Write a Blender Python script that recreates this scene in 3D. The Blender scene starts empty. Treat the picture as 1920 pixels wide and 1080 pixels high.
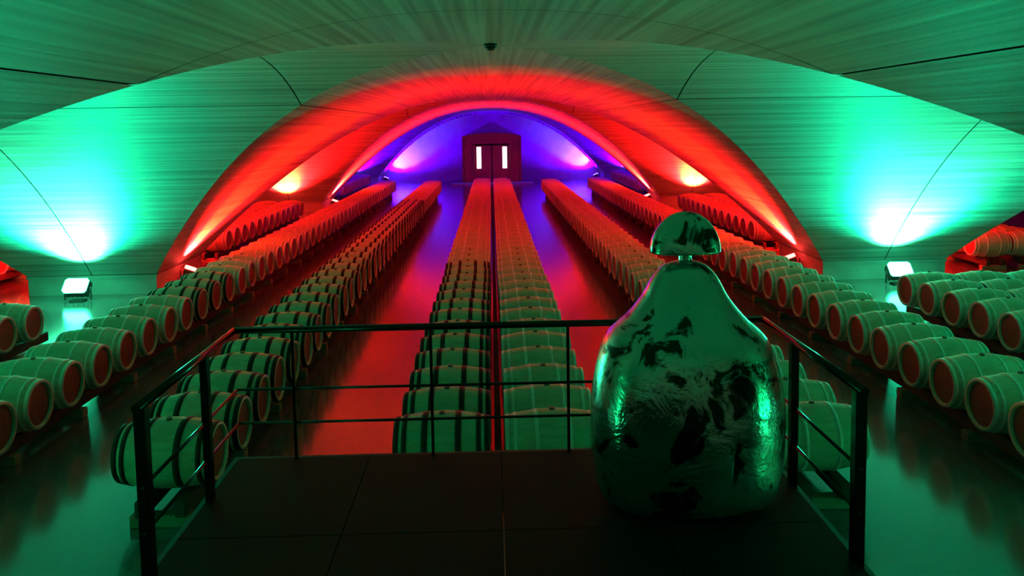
import bpy, bmesh, math, random
from mathutils import Vector, Matrix
random.seed(7)
S = bpy.context.scene
C = S.collection
PI = math.pi

# ------------------------------------------------------------------ camera
EYE = 3.8
F = 1520.0                     # focal length in pixels of the 1920 px frame
PY = 360.0                     # row of the principal point (frame is the lower part of the lens image)
VPX, VPY = 920.0, 240.0        # where the aisles vanish
ROLL = 0.0155
cam_d = bpy.data.cameras.new('camera'); cam = bpy.data.objects.new('camera', cam_d); C.objects.link(cam)
cam_d.sensor_fit = 'HORIZONTAL'; cam_d.sensor_width = 36.0; cam_d.lens = F/1920*36
cam_d.shift_y = -(540-PY)/1920.0
cam_d.clip_start = 0.05; cam_d.clip_end = 300
# undo the roll on the vanishing point, then read yaw and pitch
du, dv = VPX-960, VPY-PY
cu = du*math.cos(ROLL) - dv*math.sin(ROLL); cv = du*math.sin(ROLL) + dv*math.cos(ROLL)
yaw = math.atan2(-cu, F); pitch = math.atan2(-cv, math.hypot(F, cu))
Rm = Matrix.Rotation(-yaw, 4, 'Z') @ Matrix.Rotation(PI/2-pitch, 4, 'X') @ Matrix.Rotation(-ROLL, 4, 'Z')
cam.matrix_world = Matrix.Translation((0.0, 0.0, EYE)) @ Rm
S.camera = cam

# ------------------------------------------------------------------ world, exposure
w = bpy.data.worlds.new('world'); S.world = w; w.use_nodes = True
w.node_tree.nodes['Background'].inputs[0].default_value = (0, 0, 0, 1)
w.node_tree.nodes['Background'].inputs[1].default_value = 0.0
S.view_settings.view_transform = 'Standard'; S.view_settings.look = 'None'
S.view_settings.exposure = 0.0; S.view_settings.gamma = 1.0; S.view_settings.use_curve_mapping = False

# lamp colours and powers
GREEN = (0.002, 1.0, 0.27); RED = (1.0, 0.006, 0.006); TEAL = (0.003, 1.0, 0.44); AMBER = (1.0, 0.16, 0.008); BLUE = (0.085, 0.0, 1.0); CYAN = (0.01, 0.60, 1.0)
P_GREEN, P_GREEN_BACK, P_GREEN_ARCH = 2900, 4300, 1100
P_RED_ARCH, P_RED_FACE, P_BLUE_FACE, P_BLUE_ARCH = 13000, 18000, 14000, 14000

# ------------------------------------------------------------------ vault geometry
BAY = 19.0; HALF = 9.5; YC0 = 11.25; CROWN = 4.93; SPAN = 8.36; POW = 2.2; SPRING = 8.0; JOINT = 3.37
def prof(t): return CROWN*(1-(abs(t)/SPAN)**POW)
YEND = YC0 + 2*BAY + HALF + 0.6      # end wall
YBACK = -2.5
PIER_Y = [YC0 - HALF + BAY*k for k in range(4)]     # 1.75, 20.75, 39.75, 58.75

# ------------------------------------------------------------------ materials
def newmat(name):
    m = bpy.data.materials.new(name); m.use_nodes = True
    nt = m.node_tree; b = nt.nodes['Principled BSDF']
    return m, nt, b
def N(nt, t, **kw):
    n = nt.nodes.new(t)
    for k, v in kw.items(): setattr(n, k, v)
    return n
def mat(name, col, rough=0.6, metal=0.0, vary=0.0, scale=6.0, bump=0.0, spec=None, stretch=None, detail=4):
    m, nt, b = newmat(name)
    b.inputs['Base Color'].default_value = (*col, 1); b.inputs['Roughness'].default_value = rough
    b.inputs['Metallic'].default_value = metal
    if spec is not None: b.inputs['Specular IOR Level'].default_value = spec
    if vary or bump:
        tc = N(nt, 'ShaderNodeTexCoord'); mp = N(nt, 'ShaderNodeMapping'); nz = N(nt, 'ShaderNodeTexNoise')
        nt.links.new(tc.outputs['Object'], mp.inputs[0]); nt.links.new(mp.outputs[0], nz.inputs['Vector'])
        if stretch: mp.inputs['Scale'].default_value = stretch
        nz.inputs['Scale'].default_value = scale; nz.inputs['Detail'].default_value = detail
        if vary:
            r = N(nt, 'ShaderNodeValToRGB')
            r.color_ramp.elements[0].position = 0.3; r.color_ramp.elements[1].position = 0.7
            r.color_ramp.elements[0].color = (*[c*(1-vary) for c in col], 1)
            r.color_ramp.elements[1].color = (*[min(1, c*(1+vary)) for c in col], 1)
            nt.links.new(nz.outputs['Fac'], r.inputs[0]); nt.links.new(r.outputs[0], b.inputs['Base Color'])
        if bump:
            bp = N(nt, 'ShaderNodeBump'); bp.inputs['Strength'].default_value = bump; bp.inputs['Distance'].default_value = 0.02
            nt.links.new(nz.outputs['Fac'], bp.inputs['Height']); nt.links.new(bp.outputs[0], b.inputs['Normal'])
    return m
def board_concrete(name, along):
    """board-marked concrete: thin shuttering lines running along one axis of the place"""
    m, nt, b = newmat(name)
    g = N(nt, 'ShaderNodeNewGeometry'); mp = N(nt, 'ShaderNodeMapping')
    sc = {'x': (0.10, 10.0, 10.0), 'y': (8.0, 0.10, 8.0)}[along]; mp.inputs['Scale'].default_value = sc
    nt.links.new(g.outputs['Position'], mp.inputs[0])
    n1 = N(nt, 'ShaderNodeTexNoise'); n1.inputs['Scale'].default_value = 1.5; n1.inputs['Detail'].default_value = 3
    n2 = N(nt, 'ShaderNodeTexNoise'); n2.inputs['Scale'].default_value = 0.35; n2.inputs['Detail'].default_value = 5
    nt.links.new(mp.outputs[0], n1.inputs['Vector']); nt.links.new(g.outputs['Position'], n2.inputs['Vector'])
    r = N(nt, 'ShaderNodeValToRGB'); e = r.color_ramp.elements
    e[0].position = 0.34; e[0].color = (0.19, 0.19, 0.185, 1); e[1].position = 0.66; e[1].color = (0.38, 0.38, 0.37, 1)
    nt.links.new(n1.outputs['Fac'], r.inputs[0])
    r2 = N(nt, 'ShaderNodeValToRGB'); r2.color_ramp.elements[0].position = 0.35; r2.color_ramp.elements[1].position = 0.65
    r2.color_ramp.elements[0].color = (0.86, 0.86, 0.86, 1); r2.color_ramp.elements[1].color = (1, 1, 1, 1)
    nt.links.new(n2.outputs['Fac'], r2.inputs[0])
    mx = N(nt, 'ShaderNodeMix', data_type='RGBA', blend_type='MULTIPLY'); mx.inputs['Factor'].default_value = 1
    nt.links.new(r.outputs[0], mx.inputs[6]); nt.links.new(r2.outputs[0], mx.inputs[7])
    nt.links.new(mx.outputs[2], b.inputs['Base Color'])
    bp = N(nt, 'ShaderNodeBump'); bp.inputs['Strength'].default_value = 0.35; bp.inputs['Distance'].default_value = 0.012
    nt.links.new(n1.outputs['Fac'], bp.inputs['Height']); nt.links.new(bp.outputs[0], b.inputs['Normal'])
    b.inputs['Roughness'].default_value = 0.62; b.inputs['Specular IOR Level'].default_value = 0.3
    return m
def emit(name, col, strength):
    m, nt, b = newmat(name)
    b.inputs['Base Color'].default_value = (*col, 1); b.inputs['Emission Color'].default_value = (*col, 1)
    b.inputs['Emission Strength'].default_value = strength
    return m
M = {}
M['shell_x'] = board_concrete('board_concrete_x', 'x')
M['shell_y'] = board_concrete('board_concrete_y', 'y')
M['joint'] = mat('joint_filler', (0.03, 0.03, 0.03), 0.9)
M['concrete'] = mat('plain_concrete', (0.30, 0.30, 0.29), 0.7, vary=0.12, scale=2.0)
M['floor'] = mat('polished_floor', (0.09, 0.09, 0.09), 0.20, vary=0.12, scale=0.6, spec=1.0)
M['floor'].node_tree.nodes['Principled BSDF'].inputs['Coat Weight'].default_value = 0.7
M['floor'].node_tree.nodes['Principled BSDF'].inputs['Coat Roughness'].default_value = 0.12
M['wood'] = mat('oak', (0.37, 0.36, 0.26), 0.55, vary=0.16, scale=4.0, stretch=(0.7, 6, 6), bump=0.12)
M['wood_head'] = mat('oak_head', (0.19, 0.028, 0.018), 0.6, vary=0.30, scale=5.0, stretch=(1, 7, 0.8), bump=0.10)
M['hoop_black'] = mat('black_hoop', (0.004, 0.004, 0.004), 0.6, spec=0.25)
M['hoop_zinc'] = mat('zinc_hoop', (0.55, 0.55, 0.53), 0.45, metal=0.15, vary=0.1, scale=8)
M['bung'] = mat('bung', (0.10, 0.05, 0.04), 0.6)
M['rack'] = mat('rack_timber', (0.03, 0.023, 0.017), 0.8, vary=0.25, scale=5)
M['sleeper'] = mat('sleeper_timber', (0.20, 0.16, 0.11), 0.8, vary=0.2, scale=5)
M['steel'] = mat('black_steel', (0.004, 0.004, 0.004), 0.18, spec=0.3)
M['deck'] = mat('deck', (0.007, 0.008, 0.007), 0.7, vary=0.35, scale=2.0, bump=0.05, spec=0.15)
M['door_wood'] = mat('door_wood', (0.24, 0.05, 0.045), 0.45, vary=0.25, scale=3, stretch=(6, 6, 0.6))
M['lamp_body'] = mat('lamp_body', (0.03, 0.03, 0.03), 0.5)
M['slit'] = emit('door_light', (1.0, 0.86, 0.90), 2.2)
M['dark'] = mat('fixture_black', (0.01, 0.01, 0.01), 0.6)
M['glow_green'] = emit('green_lens', (0.04, 1.0, 0.5), 26)
M['glow_red'] = emit('red_lens', (1.0, 0.05, 0.04), 22)
M['glow_blue'] = emit('blue_lens', (0.10, 0.06, 1.0), 14)

# ------------------------------------------------------------------ helpers
def mesh_obj(name, verts, faces, m, parent=None, smooth=False):
    me = bpy.data.meshes.new(name); me.from_pydata(verts, [], faces); me.update()
    if smooth:
        for p in me.polygons: p.use_smooth = True
    o = bpy.data.objects.new(name, me); C.objects.link(o)
    if m: me.materials.append(m)
    if parent: o.parent = parent
    return o
def bm_obj(name, bm, m, parent=None, smooth=False):
    me = bpy.data.meshes.new(name); bm.normal_update(); bm.to_mesh(me); bm.free()
    if smooth:
        for p in me.polygons: p.use_smooth = True
    for mm in (m if isinstance(m, (list, tuple)) else [m]): me.materials.append(mm)
    o = bpy.data.objects.new(name, me); C.objects.link(o)
    if parent: o.parent = parent
    return o
def tag(o, label=None, cat=None, group=None, kind=None):
    if label: o['label'] = label
    if cat: o['category'] = cat
    if group: o['group'] = group
    if kind: o['kind'] = kind
    return o
def thing(name, label, cat, loc=(0, 0, 0), rz=0, group=None):
    o = bpy.data.objects.new(name, None); C.objects.link(o); o.empty_display_size = 0.2
    o.location = loc; o.rotation_euler = (0, 0, rz); tag(o, label, cat, group); return o
def add_box(bm, x0, x1, y0, y1, z0, z1, mi=0, bevel=0.0):
    r = bmesh.ops.create_cube(bm, size=1.0)
    vs = r['verts']
    for v in vs: v.co = Vector(((x0+x1)/2 + v.co.x*(x1-x0), (y0+y1)/2 + v.co.y*(y1-y0), (z0+z1)/2 + v.co.z*(z1-z0)))
    fs = set(f for v in vs for f in v.link_faces)
    for f in fs: f.material_index = mi
    if bevel:
        es = list(set(e for v in vs for e in v.link_edges))
        bmesh.ops.bevel(bm, geom=es, offset=bevel, segments=1, affect='EDGES')
def box(name, x0, x1, y0, y1, z0, z1, m, parent=None, bevel=0.0):
    bm = bmesh.new(); add_box(bm, x0, x1, y0, y1, z0, z1, 0, bevel); return bm_obj(name, bm, m, parent)
def add_tube(bm, a, b, r, seg=10, r2=None, mi=0):
    a = Vector(a); b = Vector(b); d = (b-a); q = d.to_track_quat('Z', 'Y')
    r2 = r if r2 is None else r2
    rings = []
    for c, rr in ((a, r), (b, r2)):
        rings.append([bm.verts.new(c + q @ Vector((math.cos(2*PI*i/seg)*rr, math.sin(2*PI*i/seg)*rr, 0))) for i in range(seg)])
    for i in range(seg):
        j = (i+1) % seg
        f = bm.faces.new((rings[0][i], rings[0][j], rings[1][j], rings[1][i])); f.smooth = True; f.material_index = mi
    f = bm.faces.new(list(reversed(rings[0]))); f.material_index = mi
    f = bm.faces.new(rings[1]); f.material_index = mi
def tube(name, a, b, r, m, parent=None, seg=10):
    bm = bmesh.new(); add_tube(bm, a, b, r, seg); return bm_obj(name, bm, m, parent)

# ------------------------------------------------------------------ setting: floor and walls
X0, X1 = -28.5, 28.5
tag(box('floor', X0, X1, YBACK, YEND+0.3, -0.3, 0.0, M['floor']), 'polished concrete cellar floor mirroring the coloured light', kind='structure')
tag(box('wall_back', X0, X1, YBACK-0.3, YBACK, 0, 5.4, M['concrete']), 'plain concrete wall behind the stair landing', kind='structure')
tag(box('wall_left', X0-0.3, X0, YBACK, YEND, 0, 5.4, M['concrete']), 'outer concrete wall of the cellar', kind='structure')
tag(box('wall_right', X1, X1+0.3, YBACK, YEND, 0, 5.4, M['concrete']), 'outer concrete wall of the cellar', kind='structure')
tag(box('wall_end', X0, X1, YEND, YEND+0.3, 0, 5.4, M['concrete']), 'concrete end wall washed in blue light around the wooden door', kind='structure')

# ------------------------------------------------------------------ setting: vaults
def across_samples(b0, b1):
    n = max(4, int(abs(b1-b0)/0.22)); return [b0+(b1-b0)*i/n for i in range(n+1)]
def severy_mesh(axis, s, a0, a1, b0, b1, dz=0.0):
    """ruled strip of one vault web: runs along `axis` on side s, from a0 (or the groin) to a1; b is the distance across"""
    vs, fs = [], []
    bs = across_samples(b0, b1)
    NA = 4
    for b in bs:
        lo = max(abs(b), a0); z = prof(b)+dz
        for k in range(NA+1):
            a = lo+(a1-lo)*k/NA
            vs.append((s*a, b, z) if axis == 'x' else (b, s*a, z))
    for i in range(len(bs)-1):
        for k in range(NA):
            q = (i*(NA+1)+k, i*(NA+1)+k+1, (i+1)*(NA+1)+k+1, (i+1)*(NA+1)+k)
            flip = (s > 0) == (axis == 'x')
            fs.append(tuple(reversed(q)) if flip else q)
    return vs, fs
G = 0.012
def bay_pieces():
    out = []
    for axis in 'xy':
        for s in (-1, 1):
            out.append((axis, s, 0.0, JOINT-G, -(JOINT-G), JOINT-G))                 # by the crown
            out.append((axis, s, JOINT+G, HALF-G, -(JOINT-G), JOINT-G))              # outer crown strip
            out.append((axis, s, JOINT+G, HALF-G, JOINT+G, SPRING))                  # haunches
            out.append((axis, s, JOINT+G, HALF-G, -SPRING, -(JOINT+G)))
    return out
protos = []
for pc in bay_pieces():
    vs, fs = severy_mesh(*pc)
    me = bpy.data.meshes.new('shell_panel'); me.from_pydata(vs, [], fs); me.update()
    for p in me.polygons: p.use_smooth = True
    me.materials.append(M['shell_'+pc[0]]); protos.append(me)
bk_v, bk_f = [], []
for axis in 'xy':
    for s in (-1, 1):
        vs, fs = severy_mesh(axis, s, 0.0, HALF, -SPRING, SPRING, 0.06)
        o = len(bk_v); bk_v += vs; bk_f += [tuple(i+o for i in f) for f in fs]
back_me = bpy.data.meshes.new('ceiling'); back_me.from_pydata(bk_v, [], bk_f); back_me.update(); back_me.materials.append(M['joint'])
for row in range(3):
    for col in (-1, 0, 1):
        o = bpy.data.objects.new('ceiling', back_me); C.objects.link(o)
        o.location = (BAY*col, YC0+BAY*row, 0)
        tag(o, 'board-marked concrete groin vault of one cellar bay', kind='structure')
        for me in protos:
            c = bpy.data.objects.new('shell_panel', me); C.objects.link(c); c.parent = o
# the barrel of the entrance, over the stair
vs, fs = [], []
bs = across_samples(-SPRING, SPRING)
for b in bs:
    for y in (YBACK, 0, PIER_Y[0]-G): vs.append((b, y, prof(b)))
for i in range(len(bs)-1):
    for k in range(2): fs.append((i*3+k, (i+1)*3+k, (i+1)*3+k+1, i*3+k+1))
tag(mesh_obj('ceiling', vs, fs, M['shell_y'], None, True), 'concrete barrel vault over the stair landing', kind='structure')
# piers: low plinths under the springing
zsp = prof(SPRING)
k = 0
for py in PIER_Y:
    for px in (-3*HALF, -HALF, HALF, 3*HALF):
        k += 1
        y1 = min(py+1.5, YEND)
        x0, x1 = max(px-1.5, X0), min(px+1.5, X1)
        t = box('trim_%d' % k, x0, x1, py-1.5, y1, 0, zsp+0.01, M['concrete'])
        tag(t, 'low concrete plinth that a vault springs from', kind='structure')
        bm = bmesh.new(); add_box(bm, x0-0.03, x1+0.03, py-1.53, min(y1+0.03, YEND), zsp-0.05, zsp+0.0, 0)
        bm_obj('ledge', bm, M['concrete'], t)

# ------------------------------------------------------------------ door in the end wall
DW, DH, DY = 2.02, 3.25, YEND-4.0
def arch_top(x, rise=0.24): return DH + rise*(1-(x/DW)**2)
d = bpy.data.objects.new('door_1', None); C.objects.link(d); d.location = (0.05, DY, 0)
tag(d, 'dark reddish wooden door porch with two tall lit slots', kind='structure')
n = 12
vs = []; fs = []
for yy in (0.0, 3.98):
    for i in range(n+1):
        x = -DW+2*DW*i/n
        vs += [(x, yy, arch_top(x)), (x, yy, arch_top(x)-0.22)]
o2 = 2*(n+1)
for i in range(n):
    a = 2*i
    fs += [(a, a+1, a+3, a+2), (o2+a, o2+a+2, o2+a+3, o2+a+1), (a, a+2, o2+a+2, o2+a), (a+1, o2+a+1, o2+a+3, a+3)]
mesh_obj('porch_roof', vs, fs, M['door_wood'], d)
for s in (-1, 1):
    box('side_panel', min(s*DW, s*(DW-0.12)), max(s*DW, s*(DW-0.12)), 0.0, 3.98, 0, DH-0.2, M['door_wood'], d)
    box('side_light_frame', min(s*1.88, s*1.30), max(s*1.88, s*1.30), 0.12, 0.2, 0, DH-0.45, M['door_wood'], d)
    box('jamb', min(s*1.30, s*1.20), max(s*1.30, s*1.20), 0.0, 0.25, 0, DH-0.4, M['door_wood'], d, 0.01)
    leaf = box('door_leaf', min(s*0.03, s*1.19), max(s*0.03, s*1.19), 0.10, 0.18, 0.02, 2.62, M['door_wood'], d, 0.01)
    box('lit_slot', s*0.88-0.15, s*0.88+0.15, 0.08, 0.10, 1.05, 2.52, M['slit'], leaf)
    for zz in (0.25, 0.70): box('raised_panel', min(s*0.15, s*1.05), max(s*0.15, s*1.05), 0.08, 0.10, zz, zz+0.28, M['door_wood'], leaf, 0.008)
box('transom', -1.88, 1.88, 0.06, 0.22, DH-0.52, DH-0.40, M['door_wood'], d)
box('tympanum', -1.88, 1.88, 0.14, 0.2, DH-0.40, DH+0.05, M['door_wood'], d)
tag(box('trim_17', -2.7, 2.8, DY-1.6, DY, 0, 0.12, M['concrete']), 'pale concrete step before the wooden door', kind='structure')

bm = bmesh.new(); pts = [(b, PIER_Y[3]-0.75, prof(b)-0.05) for b in [-SPRING+0.1+(2*SPRING-0.2)*i/48 for i in range(49)]]  # rib added to catch the floodlights, for the bright lit edge of the arch
for a, b in zip(pts[:-1], pts[1:]): add_tube(bm, a, b, 0.06, 6)
tag(bm_obj('trim_18', bm, M['concrete']), 'thin rib added along the end arch to catch the lamps as a bright line', kind='structure')

# ------------------------------------------------------------------ lamps on the piers
def floodlight(loc, aim, colour, glow, power, label, group, size=math.radians(165), blend=1.0, scale=1.0, second=None, face=None):
    """a small flood on a stirrup; the spot sits at its lens"""
    t = thing('floodlight', label, 'floodlight', loc, 0, group)
    aim = Vector(aim).normalized()
    fd = Vector(face or aim).normalized()
    q = fd.to_track_quat('Z', 'Y').to_matrix().to_4x4()
    s = scale
    bm = bmesh.new()
    add_box(bm, -0.16*s, 0.16*s, -0.11*s, 0.11*s, -0.06*s, 0.05*s, 0, 0.012)
    for k in range(5): add_box(bm, (-0.14+0.07*k-0.008)*s, (-0.14+0.07*k+0.008)*s, -0.10*s, 0.10*s, -0.09*s, -0.05*s)
    h = bm_obj('housing', bm, M['lamp_body'], t); h.matrix_local = Matrix.Translation((0, 0, 0.30)) @ q
    bm = bmesh.new(); add_box(bm, -0.165*s, 0.165*s, -0.115*s, 0.115*s, 0.05*s, 0.085*s, 0, 0.03*s)
    l = bm_obj('lens', bm, M[glow], t); l.matrix_local = Matrix.Translation((0, 0, 0.30)) @ q
    bm = bmesh.new()
    add_box(bm, -0.15, 0.15, -0.12, 0.12, 0.0, 0.03, 0, 0.005)
    for sx in (-1, 1): add_box(bm, sx*0.185*s-0.01, sx*0.185*s+0.01, -0.02, 0.02, 0.03, 0.32)
    bm_obj('stirrup', bm, M['lamp_body'], t)
    beams = [(colour, aim, size, power)] + ([second] if second else [])
    for col, am, sz, pw in beams:
        am = Vector(am).normalized()
        ld = bpy.data.lights.new('flood', 'SPOT'); ld.energy = pw; ld.color = col; ld.spot_size = sz; ld.spot_blend = blend
        ld.shadow_soft_size = 0.10
        lo = bpy.data.objects.new('flood', ld); C.objects.link(lo); lo.parent = t
        lo.matrix_local = Matrix.Translation(Vector((0, 0, 0.30)) + fd*(0.11+0.08*s)) @ (-am).to_track_quat('Z', 'Y').to_matrix().to_4x4()
    return t
D = math.radians
for s in (-1, 1):
    floodlight((s*HALF, PIER_Y[1]-2.2, 0), (0, -0.60, 1), TEAL, 'glow_green', P_GREEN,
               'glowing green floodlight before a green-lit pier', 'green floodlights', D(150), 0.8, scale=1.6, second=((0.07, 1.0, 0.42), (0, 0.05, 1), D(104), 5500), face=(0, -1.1, 1))
    floodlight((s*HALF, PIER_Y[0]+2.2, 0), (0, 0.30, 1), GREEN, 'glow_green', P_GREEN_BACK,
               'green floodlight at the pier beside the stair landing', 'green floodlights by the stair', D(128), 0.7)
    floodlight((s*(HALF-1.80), PIER_Y[0], 0), (-s*0.40, 0, 1), GREEN, 'glow_green', P_GREEN_ARCH,
               'green floodlight under the entrance arch beside the stair', 'green floodlights of the entrance arch', D(120), 0.6)
    floodlight((s*(HALF-1.80), PIER_Y[1]-0.2, 0), (-s*0.40, 0.12, 1), RED, 'glow_red', P_RED_ARCH,
               'glowing red floodlight on the aisle side of a green-lit pier', 'red floodlights on the first piers', D(112), 0.5, scale=1.2, second=(AMBER, (-s*0.50, 0.12, 1), D(70), 1500))
    floodlight((s*(HALF+1.80), PIER_Y[1]-0.2, 0), (s*0.40, 0.12, 1), RED, 'glow_red', P_RED_ARCH*0.5,
               'red floodlight on the outer side of a green-lit pier', 'red floodlights on the outer sides', D(112), 0.5, scale=1.2)
    floodlight((s*HALF, PIER_Y[2]-2.2, 0), (0, -0.40, 1), RED, 'glow_red', P_RED_FACE,
               'red floodlight before a red-lit pier with a yellow hot spot', 'red floodlights before the second piers', D(125), 0.6, scale=1.2, second=(AMBER, (0, 0.0, 1), D(85), 2500))
    floodlight((s*(HALF-1.80), PIER_Y[2], 0), (-s*0.40, 0, 1), RED, 'glow_red', P_RED_ARCH*1.9,
               'red floodlight lighting the pink rim of the second arch', 'red floodlights on the second piers', D(110), 0.5, scale=1.2, second=(AMBER, (-s*0.50, 0, 1), D(70), 1500))
    floodlight((s*HALF, PIER_Y[1]+2.2, 0), (0, 0.30, 1), RED, 'glow_red', P_RED_FACE*1.6,
               'red floodlight behind a green-lit pier', 'red floodlights behind the first piers', D(125), 0.6)
    floodlight((s*HALF, PIER_Y[2]+2.2, 0), (0, 0.30, 1), BLUE, 'glow_blue', P_BLUE_FACE*0.5,
               'blue floodlight behind a red-lit pier', 'blue floodlights behind the second piers', D(125), 0.6)
    floodlight((s*HALF, PIER_Y[3]-2.2, 0), (0, -0.40, 1), BLUE, 'glow_blue', P_BLUE_FACE,
               'blue floodlight before a pier next to the end wall', 'blue floodlights before the last piers', D(130), 0.6, scale=1.2, second=(CYAN, (0, 0.1, 1), D(76), 650))
    floodlight((s*(HALF-1.95), PIER_Y[3]-0.6, 0), (-s*0.45, 0.25, 1), BLUE, 'glow_blue', P_BLUE_ARCH,
               'blue floodlight at the foot of the end wall arch', 'blue floodlights at the end wall', D(125), 0.6, scale=1.2, second=(CYAN, (-s*0.8, 0.75, 1), D(60), 650))
# smoke detector at the crown
bm = bmesh.new(); add_tube(bm, (0, 0, 0), (0, 0, -0.05), 0.09, 14); add_tube(bm, (0, 0, -0.05), (0, 0, -0.09), 0.07, 14, 0.045)
o = bm_obj('smoke_detector', bm, M['dark']); o.location = (0.02, YC0-0.2, CROWN)
tag(o, 'small black fixture at the crown of the green vault', 'smoke detector')

# ------------------------------------------------------------------ barrels
BL, RB, RH, CZ = 0.95, 0.343, 0.280, 0.625
def rad(x): return RB-(RB-RH)*(abs(x)/(BL/2))**1.9
SEG = 28
def lathe_x(bm, pts, seg=SEG, mi=0, smooth=True, close=False):
    rings = [[bm.verts.new((x, math.cos(2*PI*i/seg)*r, math.sin(2*PI*i/seg)*r)) for i in range(seg)] for x, r in pts]
    if close: rings.append(rings[0])
    for a, b in zip(rings[:-1], rings[1:]):
        for i in range(seg):
            j = (i+1) % seg
            f = bm.faces.new((a[i], b[i], b[j], a[j])); f.smooth = smooth; f.material_index = mi
    return rings
HOOPS = [(-0.455, 0.040), (-0.375, 0.032), (-0.165, 0.036), (0.165, 0.036), (0.375, 0.032), (0.455, 0.040)]
HOOPS_BLACK = [(-0.448, 0.050), (-0.365, 0.048), (-0.165, 0.062), (0.165, 0.062), (0.365, 0.048), (0.448, 0.050)]
HOOP_SETS = {'black': HOOPS_BLACK, 'zinc': HOOPS}
def body_bm(bm, n=10, seg=SEG):
    pts = [(-BL/2+0.035, RH-0.035), (-BL/2, RH-0.028)] + [(-BL/2+BL*i/n, rad(-BL/2+BL*i/n)) for i in range(n+1)] + [(BL/2, RH-0.028), (BL/2-0.035, RH-0.035)]
    lathe_x(bm, pts, seg)
def hoop_bm(bm, x, wd, seg=SEG, mi=0):
    a, b = x-wd/2, x+wd/2
    lathe_x(bm, [(a, rad(a)-0.004), (a, rad(a)+0.006), (b, rad(b)+0.006), (b, rad(b)-0.004)], seg, mi)
def head_bm(bm, s, seg=SEG, mi=0):
    x = s*(BL/2-0.03)
    vs = [bm.verts.new((x, math.cos(2*PI*i/seg)*(RH-0.02), math.sin(2*PI*i/seg)*(RH-0.02))) for i in range(seg)]
    f = bm.faces.new(vs if s > 0 else list(reversed(vs))); f.material_index = mi
def me_of(fn, mats, name):
    bm = bmesh.new(); fn(bm); bmesh.ops.recalc_face_normals(bm, faces=bm.faces) if name == 'body' else None
    me = bpy.data.meshes.new(name); bm.normal_update(); bm.to_mesh(me); bm.free()
    for m in mats: me.materials.append(m)
    return me
ME = {'body': me_of(lambda b: body_bm(b), [M['wood']], 'body'),
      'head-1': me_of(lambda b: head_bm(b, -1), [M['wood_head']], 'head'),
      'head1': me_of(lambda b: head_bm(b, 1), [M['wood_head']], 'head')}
def bung_fn(bm):
    add_tube(bm, (0, 0, RB-0.01), (0, 0, RB+0.018), 0.032, 10, 0.026)
ME['bung'] = me_of(bung_fn, [M['bung']], 'bung')
for c in ('black', 'zinc'):
    for i, (x, wd) in enumerate(HOOP_SETS[c]):
        ME['hoop_%s_%d' % (c, i)] = me_of(lambda b, x=x, wd=wd: hoop_bm(b, x, wd), [M['hoop_'+c]], 'hoop')
    def whole(bm, seg=18, c=c):
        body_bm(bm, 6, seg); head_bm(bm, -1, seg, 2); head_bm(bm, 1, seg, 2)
        for x, wd in HOOP_SETS[c]: hoop_bm(bm, x, wd, seg, 1)
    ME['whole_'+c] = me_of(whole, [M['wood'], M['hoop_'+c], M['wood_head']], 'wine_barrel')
def far_fn(bm):
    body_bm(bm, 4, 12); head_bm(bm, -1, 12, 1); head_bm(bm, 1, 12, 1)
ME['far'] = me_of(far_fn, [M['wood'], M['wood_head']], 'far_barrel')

PITCH, Y1 = 0.78, 7.95
rows = []     # (x, y, hoop, label, group, index)
ORD = 'first second third fourth fifth sixth seventh eighth ninth tenth eleventh twelfth thirteenth'.split()
for x, nb, c0, where, counted in (
        (-0.53, 50, 'black', 'middle pair of rows', True), (0.575, 50, 'zinc', 'middle pair of rows', True),
        (-3.23, 48, 'black', 'single row beside the middle pair', True), (3.22, 48, 'zinc', 'single row behind the sculpture', True),
        (-5.85, 49, 'zinc', 'outer row past the black-hooped single row', False), (5.90, 49, 'zinc', 'outer row past the row behind the sculpture', False)):
    for i in range(nb):
        y = Y1+PITCH*i
        c = c0
        if x == -0.53 and y > 18.0: c = 'zinc'
        if x == -5.85 and 14.4 < y < 17.2: c = 'black'
        hn = 'black-hooped' if c == 'black' else 'pale-hooped'
        lit = 'green-lit' if y < 16.5 else 'red-lit'
        if counted and i < len(ORD):
            lab = '%s oak barrel, %s from the railing in the %s' % (hn, ORD[i], where); g = '%s barrels by the railing, %s' % (hn, where)
        else:
            lab = '%s %s oak barrel in the %s' % (lit, hn, where); g = '%s %s barrels, %s' % (lit, hn, where)
        rows.append((x+random.uniform(-.012, .012), y+random.uniform(-.008, .008), c, lab, g, i))
blocks = []
def block(xs, ys, s, desc, grp):
    for x in xs:
        for y in ys: rows.append((s*x+random.uniform(-.012, .012), y, 'zinc', 'pale-hooped oak barrel '+desc, grp, 1)); 
    blocks.append((xs, ys, s, grp))
def yr(a, n): return [a+PITCH*i for i in range(n)]
block((8.22, 9.22, 10.22, 11.22), yr(11.0, 6), 1, 'in the wide block beside a green floodlight', 'short block by a green floodlight')
block((8.25, 9.25), yr(10.6, 5), -1, 'in the small block whose rack end is bare', 'short block with a bare rack end')
for s in (-1, 1):
    block((8.25, 9.25), yr(24.0, 13), s, 'in the red-lit block behind a green-lit pier', 'red-lit blocks behind the first piers')
    block((12.75, 13.75), yr(20.4, 6), s, 'in the red-lit block on the outer side of a pier', 'red-lit blocks outside the piers')
    block((8.25, 9.25), yr(43.0, 13), s, 'in the dark blue-lit block behind a red-lit pier', 'blue-lit blocks behind the second piers')
rows.sort(key=lambda r: math.hypot(r[0], r[1]))
indiv, rest = rows[:300], rows[300:]
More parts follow.
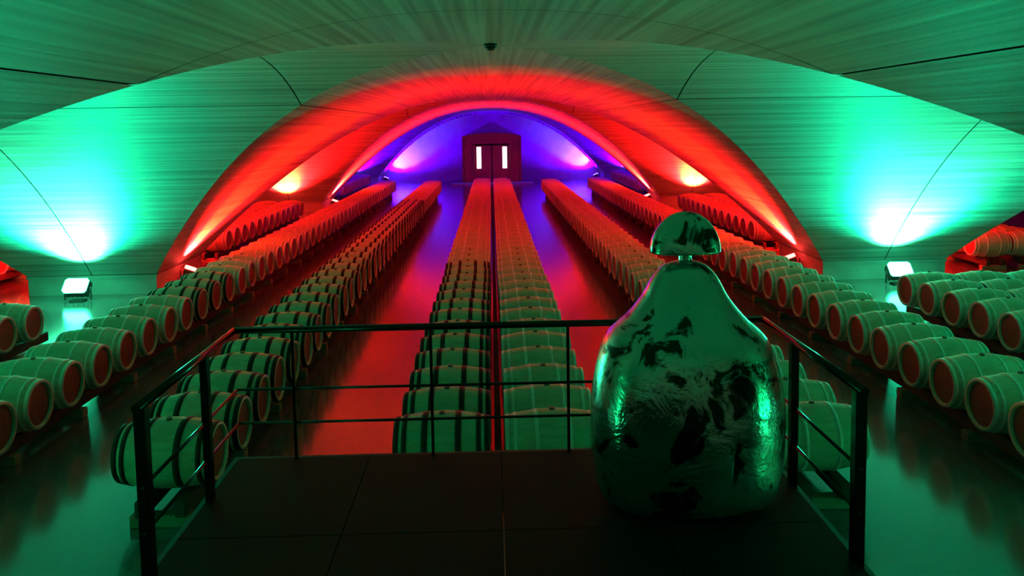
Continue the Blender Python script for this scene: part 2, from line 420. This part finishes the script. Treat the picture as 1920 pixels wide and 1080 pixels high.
for x, y, c, lab, grp, idx in indiv:
    tilt = random.uniform(-0.35, 0.35)
    if y < 19.0 and abs(x) < 12:
        t = thing('wine_barrel', lab, 'barrel', (x, y, CZ), 0, grp)
        roll = Matrix.Rotation(tilt*0.25, 4, 'X')
        def put(key, name):
            o = bpy.data.objects.new(name, ME[key]); C.objects.link(o); o.parent = t; o.matrix_local = roll; return o
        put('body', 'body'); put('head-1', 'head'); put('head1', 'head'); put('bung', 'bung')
        for i in range(6): put('hoop_%s_%d' % (c, i), 'hoop')
        if idx == 0 and abs(x+3.23) < .1:
            tube('tap', (-BL/2+0.03, -0.10, 0.03), (-BL/2-0.05, -0.10, 0.03), 0.022, M['hoop_zinc'], t)
    else:
        o = bpy.data.objects.new('wine_barrel', ME['whole_'+c]); C.objects.link(o); o.location = (x, y, CZ)
        tag(o, lab, 'barrel', grp)
bm = bmesh.new()
for x, y, c, lab, grp, idx in rest:
    t0 = len(bm.verts); bm.from_mesh(ME['far']); bm.verts.ensure_lookup_table()
    for v in bm.verts[t0:]: v.co += Vector((x, y, CZ))
o = bm_obj('far_barrels', bm, [M['wood'], M['wood_head']])
tag(o, 'distant red and blue lit barrels at the door ends of the rows', 'barrels', kind='stuff')

# racks under the rows
bm = bmesh.new(); add_box(bm, -0.32, 0.32, -0.07, 0.07, 0, 0.12, 0, 0.01)
sleeper_me = bpy.data.meshes.new('sleeper'); bm.to_mesh(sleeper_me); bm.free(); sleeper_me.materials.append(M['sleeper'])
def rack(x, ya, yb, label, grp=None):
    t = thing('barrel_rack', label, 'rack', (x, ya, 0), 0, grp)
    L = yb-ya
    for dx in (-0.19, 0.19):
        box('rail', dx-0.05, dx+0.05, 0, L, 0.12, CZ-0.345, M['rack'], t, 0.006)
    if x == 0.575: box('gap_shade_board', -0.59, -0.515, 0, L, 0.12, 0.42, M['rack'], t, 0.006)  # added board keeps the gap between rows dark, hiding the red floor reflection
    n = int(L/(2*PITCH))
    for i in range(n+1):
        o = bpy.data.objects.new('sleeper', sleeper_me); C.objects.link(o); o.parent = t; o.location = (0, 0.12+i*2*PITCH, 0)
for x, nb, lab in ((-0.53, 50, 'dark timber rack under the black-hooped row of the middle pair'), (0.575, 50, 'dark timber rack under the pale-hooped row of the middle pair'),
               (-3.23, 48, 'dark timber rack under the single black-hooped row'), (3.22, 48, 'dark timber rack under the row behind the sculpture'),
               (-5.85, 49, 'dark timber rack under the outer row beside the black-hooped row'), (5.90, 49, 'dark timber rack under the outer row beyond the sculpture')):
    rack(x, Y1-0.37, Y1+PITCH*(nb-1)+0.37, lab)
for xs, ys, s, grp in blocks:
    for x in xs: rack(s*x, ys[0]-0.37, ys[-1]+0.37+(0.45 if s < 0 and ys[0] < 15 else 0), 'dark timber rack under one row of the '+grp.replace('blocks', 'block'), 'racks of the '+grp)

# ------------------------------------------------------------------ landing, railing
LZ = EYE-2.275
XL, XR, YN, YF = -1.80, 1.87, 2.2, 5.55
t = thing('stair_landing', 'dark landing that the metal sculpture stands on', 'landing', (0, YN, 0))
def lbox(name, x0, x1, y0, y1, z0, z1, m, parent=t, bevel=0.0): return box(name, x0, x1, y0-YN, y1-YN, z0, z1, m, parent, bevel)
nb = 4
for i in range(nb):
    for j in range(3):
        xa = XL+(XR-XL)*i/nb; xb = XL+(XR-XL)*(i+1)/nb; ya = YN+(YF-YN)*j/3; yb = YN+(YF-YN)*(j+1)/3
        lbox('deck_plate', xa+0.003, xb-0.003, ya+0.003, yb-0.003, LZ-0.04, LZ, M['deck'], t, 0.002)
lbox('edge_channel', XL-0.03, XL, YN, YF, LZ-0.20, LZ-0.002, M['steel'])
lbox('edge_channel', XR, XR+0.03, YN, YF, LZ-0.20, LZ-0.002, M['steel'])
lbox('edge_channel', XL-0.03, XR+0.03, YF, YF+0.03, LZ-0.20, LZ-0.002, M['steel'])
lbox('joist', XL, XR, YN+0.3, YN+0.4, LZ-0.2, LZ-0.04, M['steel']); lbox('joist', XL, XR, YF-0.5, YF-0.4, LZ-0.2, LZ-0.04, M['steel'])
for x in (XL+0.1, XR-0.1):
    for y in (YN+0.3, YF-0.45): lbox('support', x-0.05, x+0.05, y, y+0.1, 0, LZ-0.2, M['steel'])
st = thing('stair', 'dark steps going up from the landing to the entrance', 'stair', (0, YN, 0))
for i in range(4):
    lbox('step', XL+0.4, XR-0.4, YN-0.30*(i+1)-0.01, YN-0.30*i-0.01, LZ+0.16*i-0.02, LZ+0.16*(i+1), M['deck'], st)
lbox('upper_deck', XL+0.1, XR-0.1, YBACK+0.01, YN-1.22, LZ+0.50, LZ+0.64, M['deck'], st)
for x in (XL+0.2, XR-0.2): lbox('support', x-0.05, x+0.05, 0.2, 0.3, 0, LZ+0.5, M['steel'], st)

r = thing('railing', 'black steel railing around the landing with two thin midrails', 'railing', (0, YF, LZ))
RT = 0.915
def rl(name, a, b, rr, seg=8): return tube(name, (a[0], a[1]-YF, a[2]), (b[0], b[1]-YF, b[2]), rr, M['steel'], r, seg)
YR0 = 4.02
xl, xr, yf = XL+0.02, XR+0.0, YF-0.03
for zz, rr, nm in ((RT, 0.024, 'top_rail'), (0.500, 0.010, 'mid_rail'), (0.262, 0.010, 'mid_rail')):
    rl(nm, (xl, YR0-0.06, zz), (xl, yf, zz), rr); rl(nm, (xr, YR0-0.06, zz), (xr, yf, zz), rr); rl(nm, (xl, yf, zz), (xr, yf, zz), rr)
def post(x, y, wx, wy, z0=0.0):
    bm = bmesh.new(); add_box(bm, x-wx/2, x+wx/2, y-YF-wy/2, y-YF+wy/2, z0, RT-0.01, 0, 0.003); bm_obj('post', bm, M['steel'], r)
for x in (xl, xr):
    post(x, YR0, 0.060, 0.060); post(x, 4.92, 0.050, 0.050)
for x in (-1.39, -0.44, 0.51, 1.47): post(x, yf, 0.020, 0.030)

# ------------------------------------------------------------------ sculpture: plain bell-shaped metal form
def sculpture():
    t = thing('sculpture', 'tall polished bell-shaped metal sculpture with domed top on the landing', 'sculpture', (1.16, 4.82, LZ), 0)
    m, nt, b = newmat('weathered_metal')
    tc = N(nt, 'ShaderNodeTexCoord')
    n1 = N(nt, 'ShaderNodeTexNoise'); n1.inputs['Scale'].default_value = 4.5; n1.inputs['Detail'].default_value = 5; n1.inputs['Roughness'].default_value = 0.6; n1.inputs['Distortion'].default_value = 0.6
    n2 = N(nt, 'ShaderNodeTexNoise'); n2.inputs['Scale'].default_value = 1.6; n2.inputs['Detail'].default_value = 2
    for nn in (n1, n2): nt.links.new(tc.outputs['Object'], nn.inputs['Vector'])
    r1 = N(nt, 'ShaderNodeValToRGB'); e = r1.color_ramp.elements
    e[0].position = 0.40; e[0].color = (0.03, 0.03, 0.025, 1); e[1].position = 0.45; e[1].color = (0.55, 0.55, 0.51, 1)
    nt.links.new(n1.outputs['Fac'], r1.inputs[0]); nt.links.new(r1.outputs[0], b.inputs['Base Color'])
    r2 = N(nt, 'ShaderNodeMapRange'); r2.inputs['From Min'].default_value = 0.35; r2.inputs['From Max'].default_value = 0.65
    r2.inputs['To Min'].default_value = 0.08; r2.inputs['To Max'].default_value = 0.30
    nt.links.new(n2.outputs['Fac'], r2.inputs['Value']); nt.links.new(r2.outputs[0], b.inputs['Roughness'])
    bp = N(nt, 'ShaderNodeBump'); bp.inputs['Strength'].default_value = 0.5; bp.inputs['Distance'].default_value = 0.03
    nt.links.new(n1.outputs['Fac'], bp.inputs['Height']); nt.links.new(bp.outputs[0], b.inputs['Normal'])
    b.inputs['Metallic'].default_value = 0.92
    prof_pts = [(0.0, 0.47), (0.03, 0.52), (0.10, 0.555), (0.284, 0.578), (0.45, 0.585), (0.60, 0.580), (0.74, 0.560), (0.864, 0.530), (0.956, 0.500), (1.01, 0.475), (1.06, 0.425),
                (1.10, 0.372), (1.164, 0.318), (1.22, 0.272), (1.274, 0.238), (1.33, 0.212), (1.38, 0.182), (1.426, 0.140), (1.45, 0.095), (1.46, 0.042)]
    def lathe(pts, seg, dr, name, wob=0.0):
        bm = bmesh.new(); rings = []
        for z, rr in pts:
            ring = []
            for i in range(seg):
                a = 2*PI*i/seg; c, s_ = math.cos(a), math.sin(a)
                k = (abs(c)**2.6+abs(s_)**2.6)**(-1/2.6)
                k *= 1+wob*math.sin(3*a+4*z)*min(1, z*2)
                ring.append(bm.verts.new((c*k*rr, s_*k*rr*dr, z)))
            rings.append(ring)
        for a, b_ in zip(rings[:-1], rings[1:]):
            for i in range(seg):
                j = (i+1) % seg; f = bm.faces.new((a[i], a[j], b_[j], b_[i])); f.smooth = True
        bm.faces.new(rings[0][::-1]); bm.faces.new(rings[-1])
        o = bm_obj(name, bm, m, t); sub = o.modifiers.new('s', 'SUBSURF'); sub.levels = 2; sub.render_levels = 2
        return o
    lathe(prof_pts, 40, 0.74, 'body', 0.012)
    lathe([(1.455, 0.042), (1.47, 0.038), (1.50, 0.038), (1.515, 0.042)], 20, 1.0, 'neck')
    dome = [(1.505, 0.205), (1.508, 0.213)]+[(1.508+0.25*math.sin(a), 0.213*math.cos(a)+0.002) for a in [PI/2*k/9 for k in range(1, 9)]]+[(1.757, 0.012)]
    lathe(dome, 40, 0.55, 'dome')
sculpture()
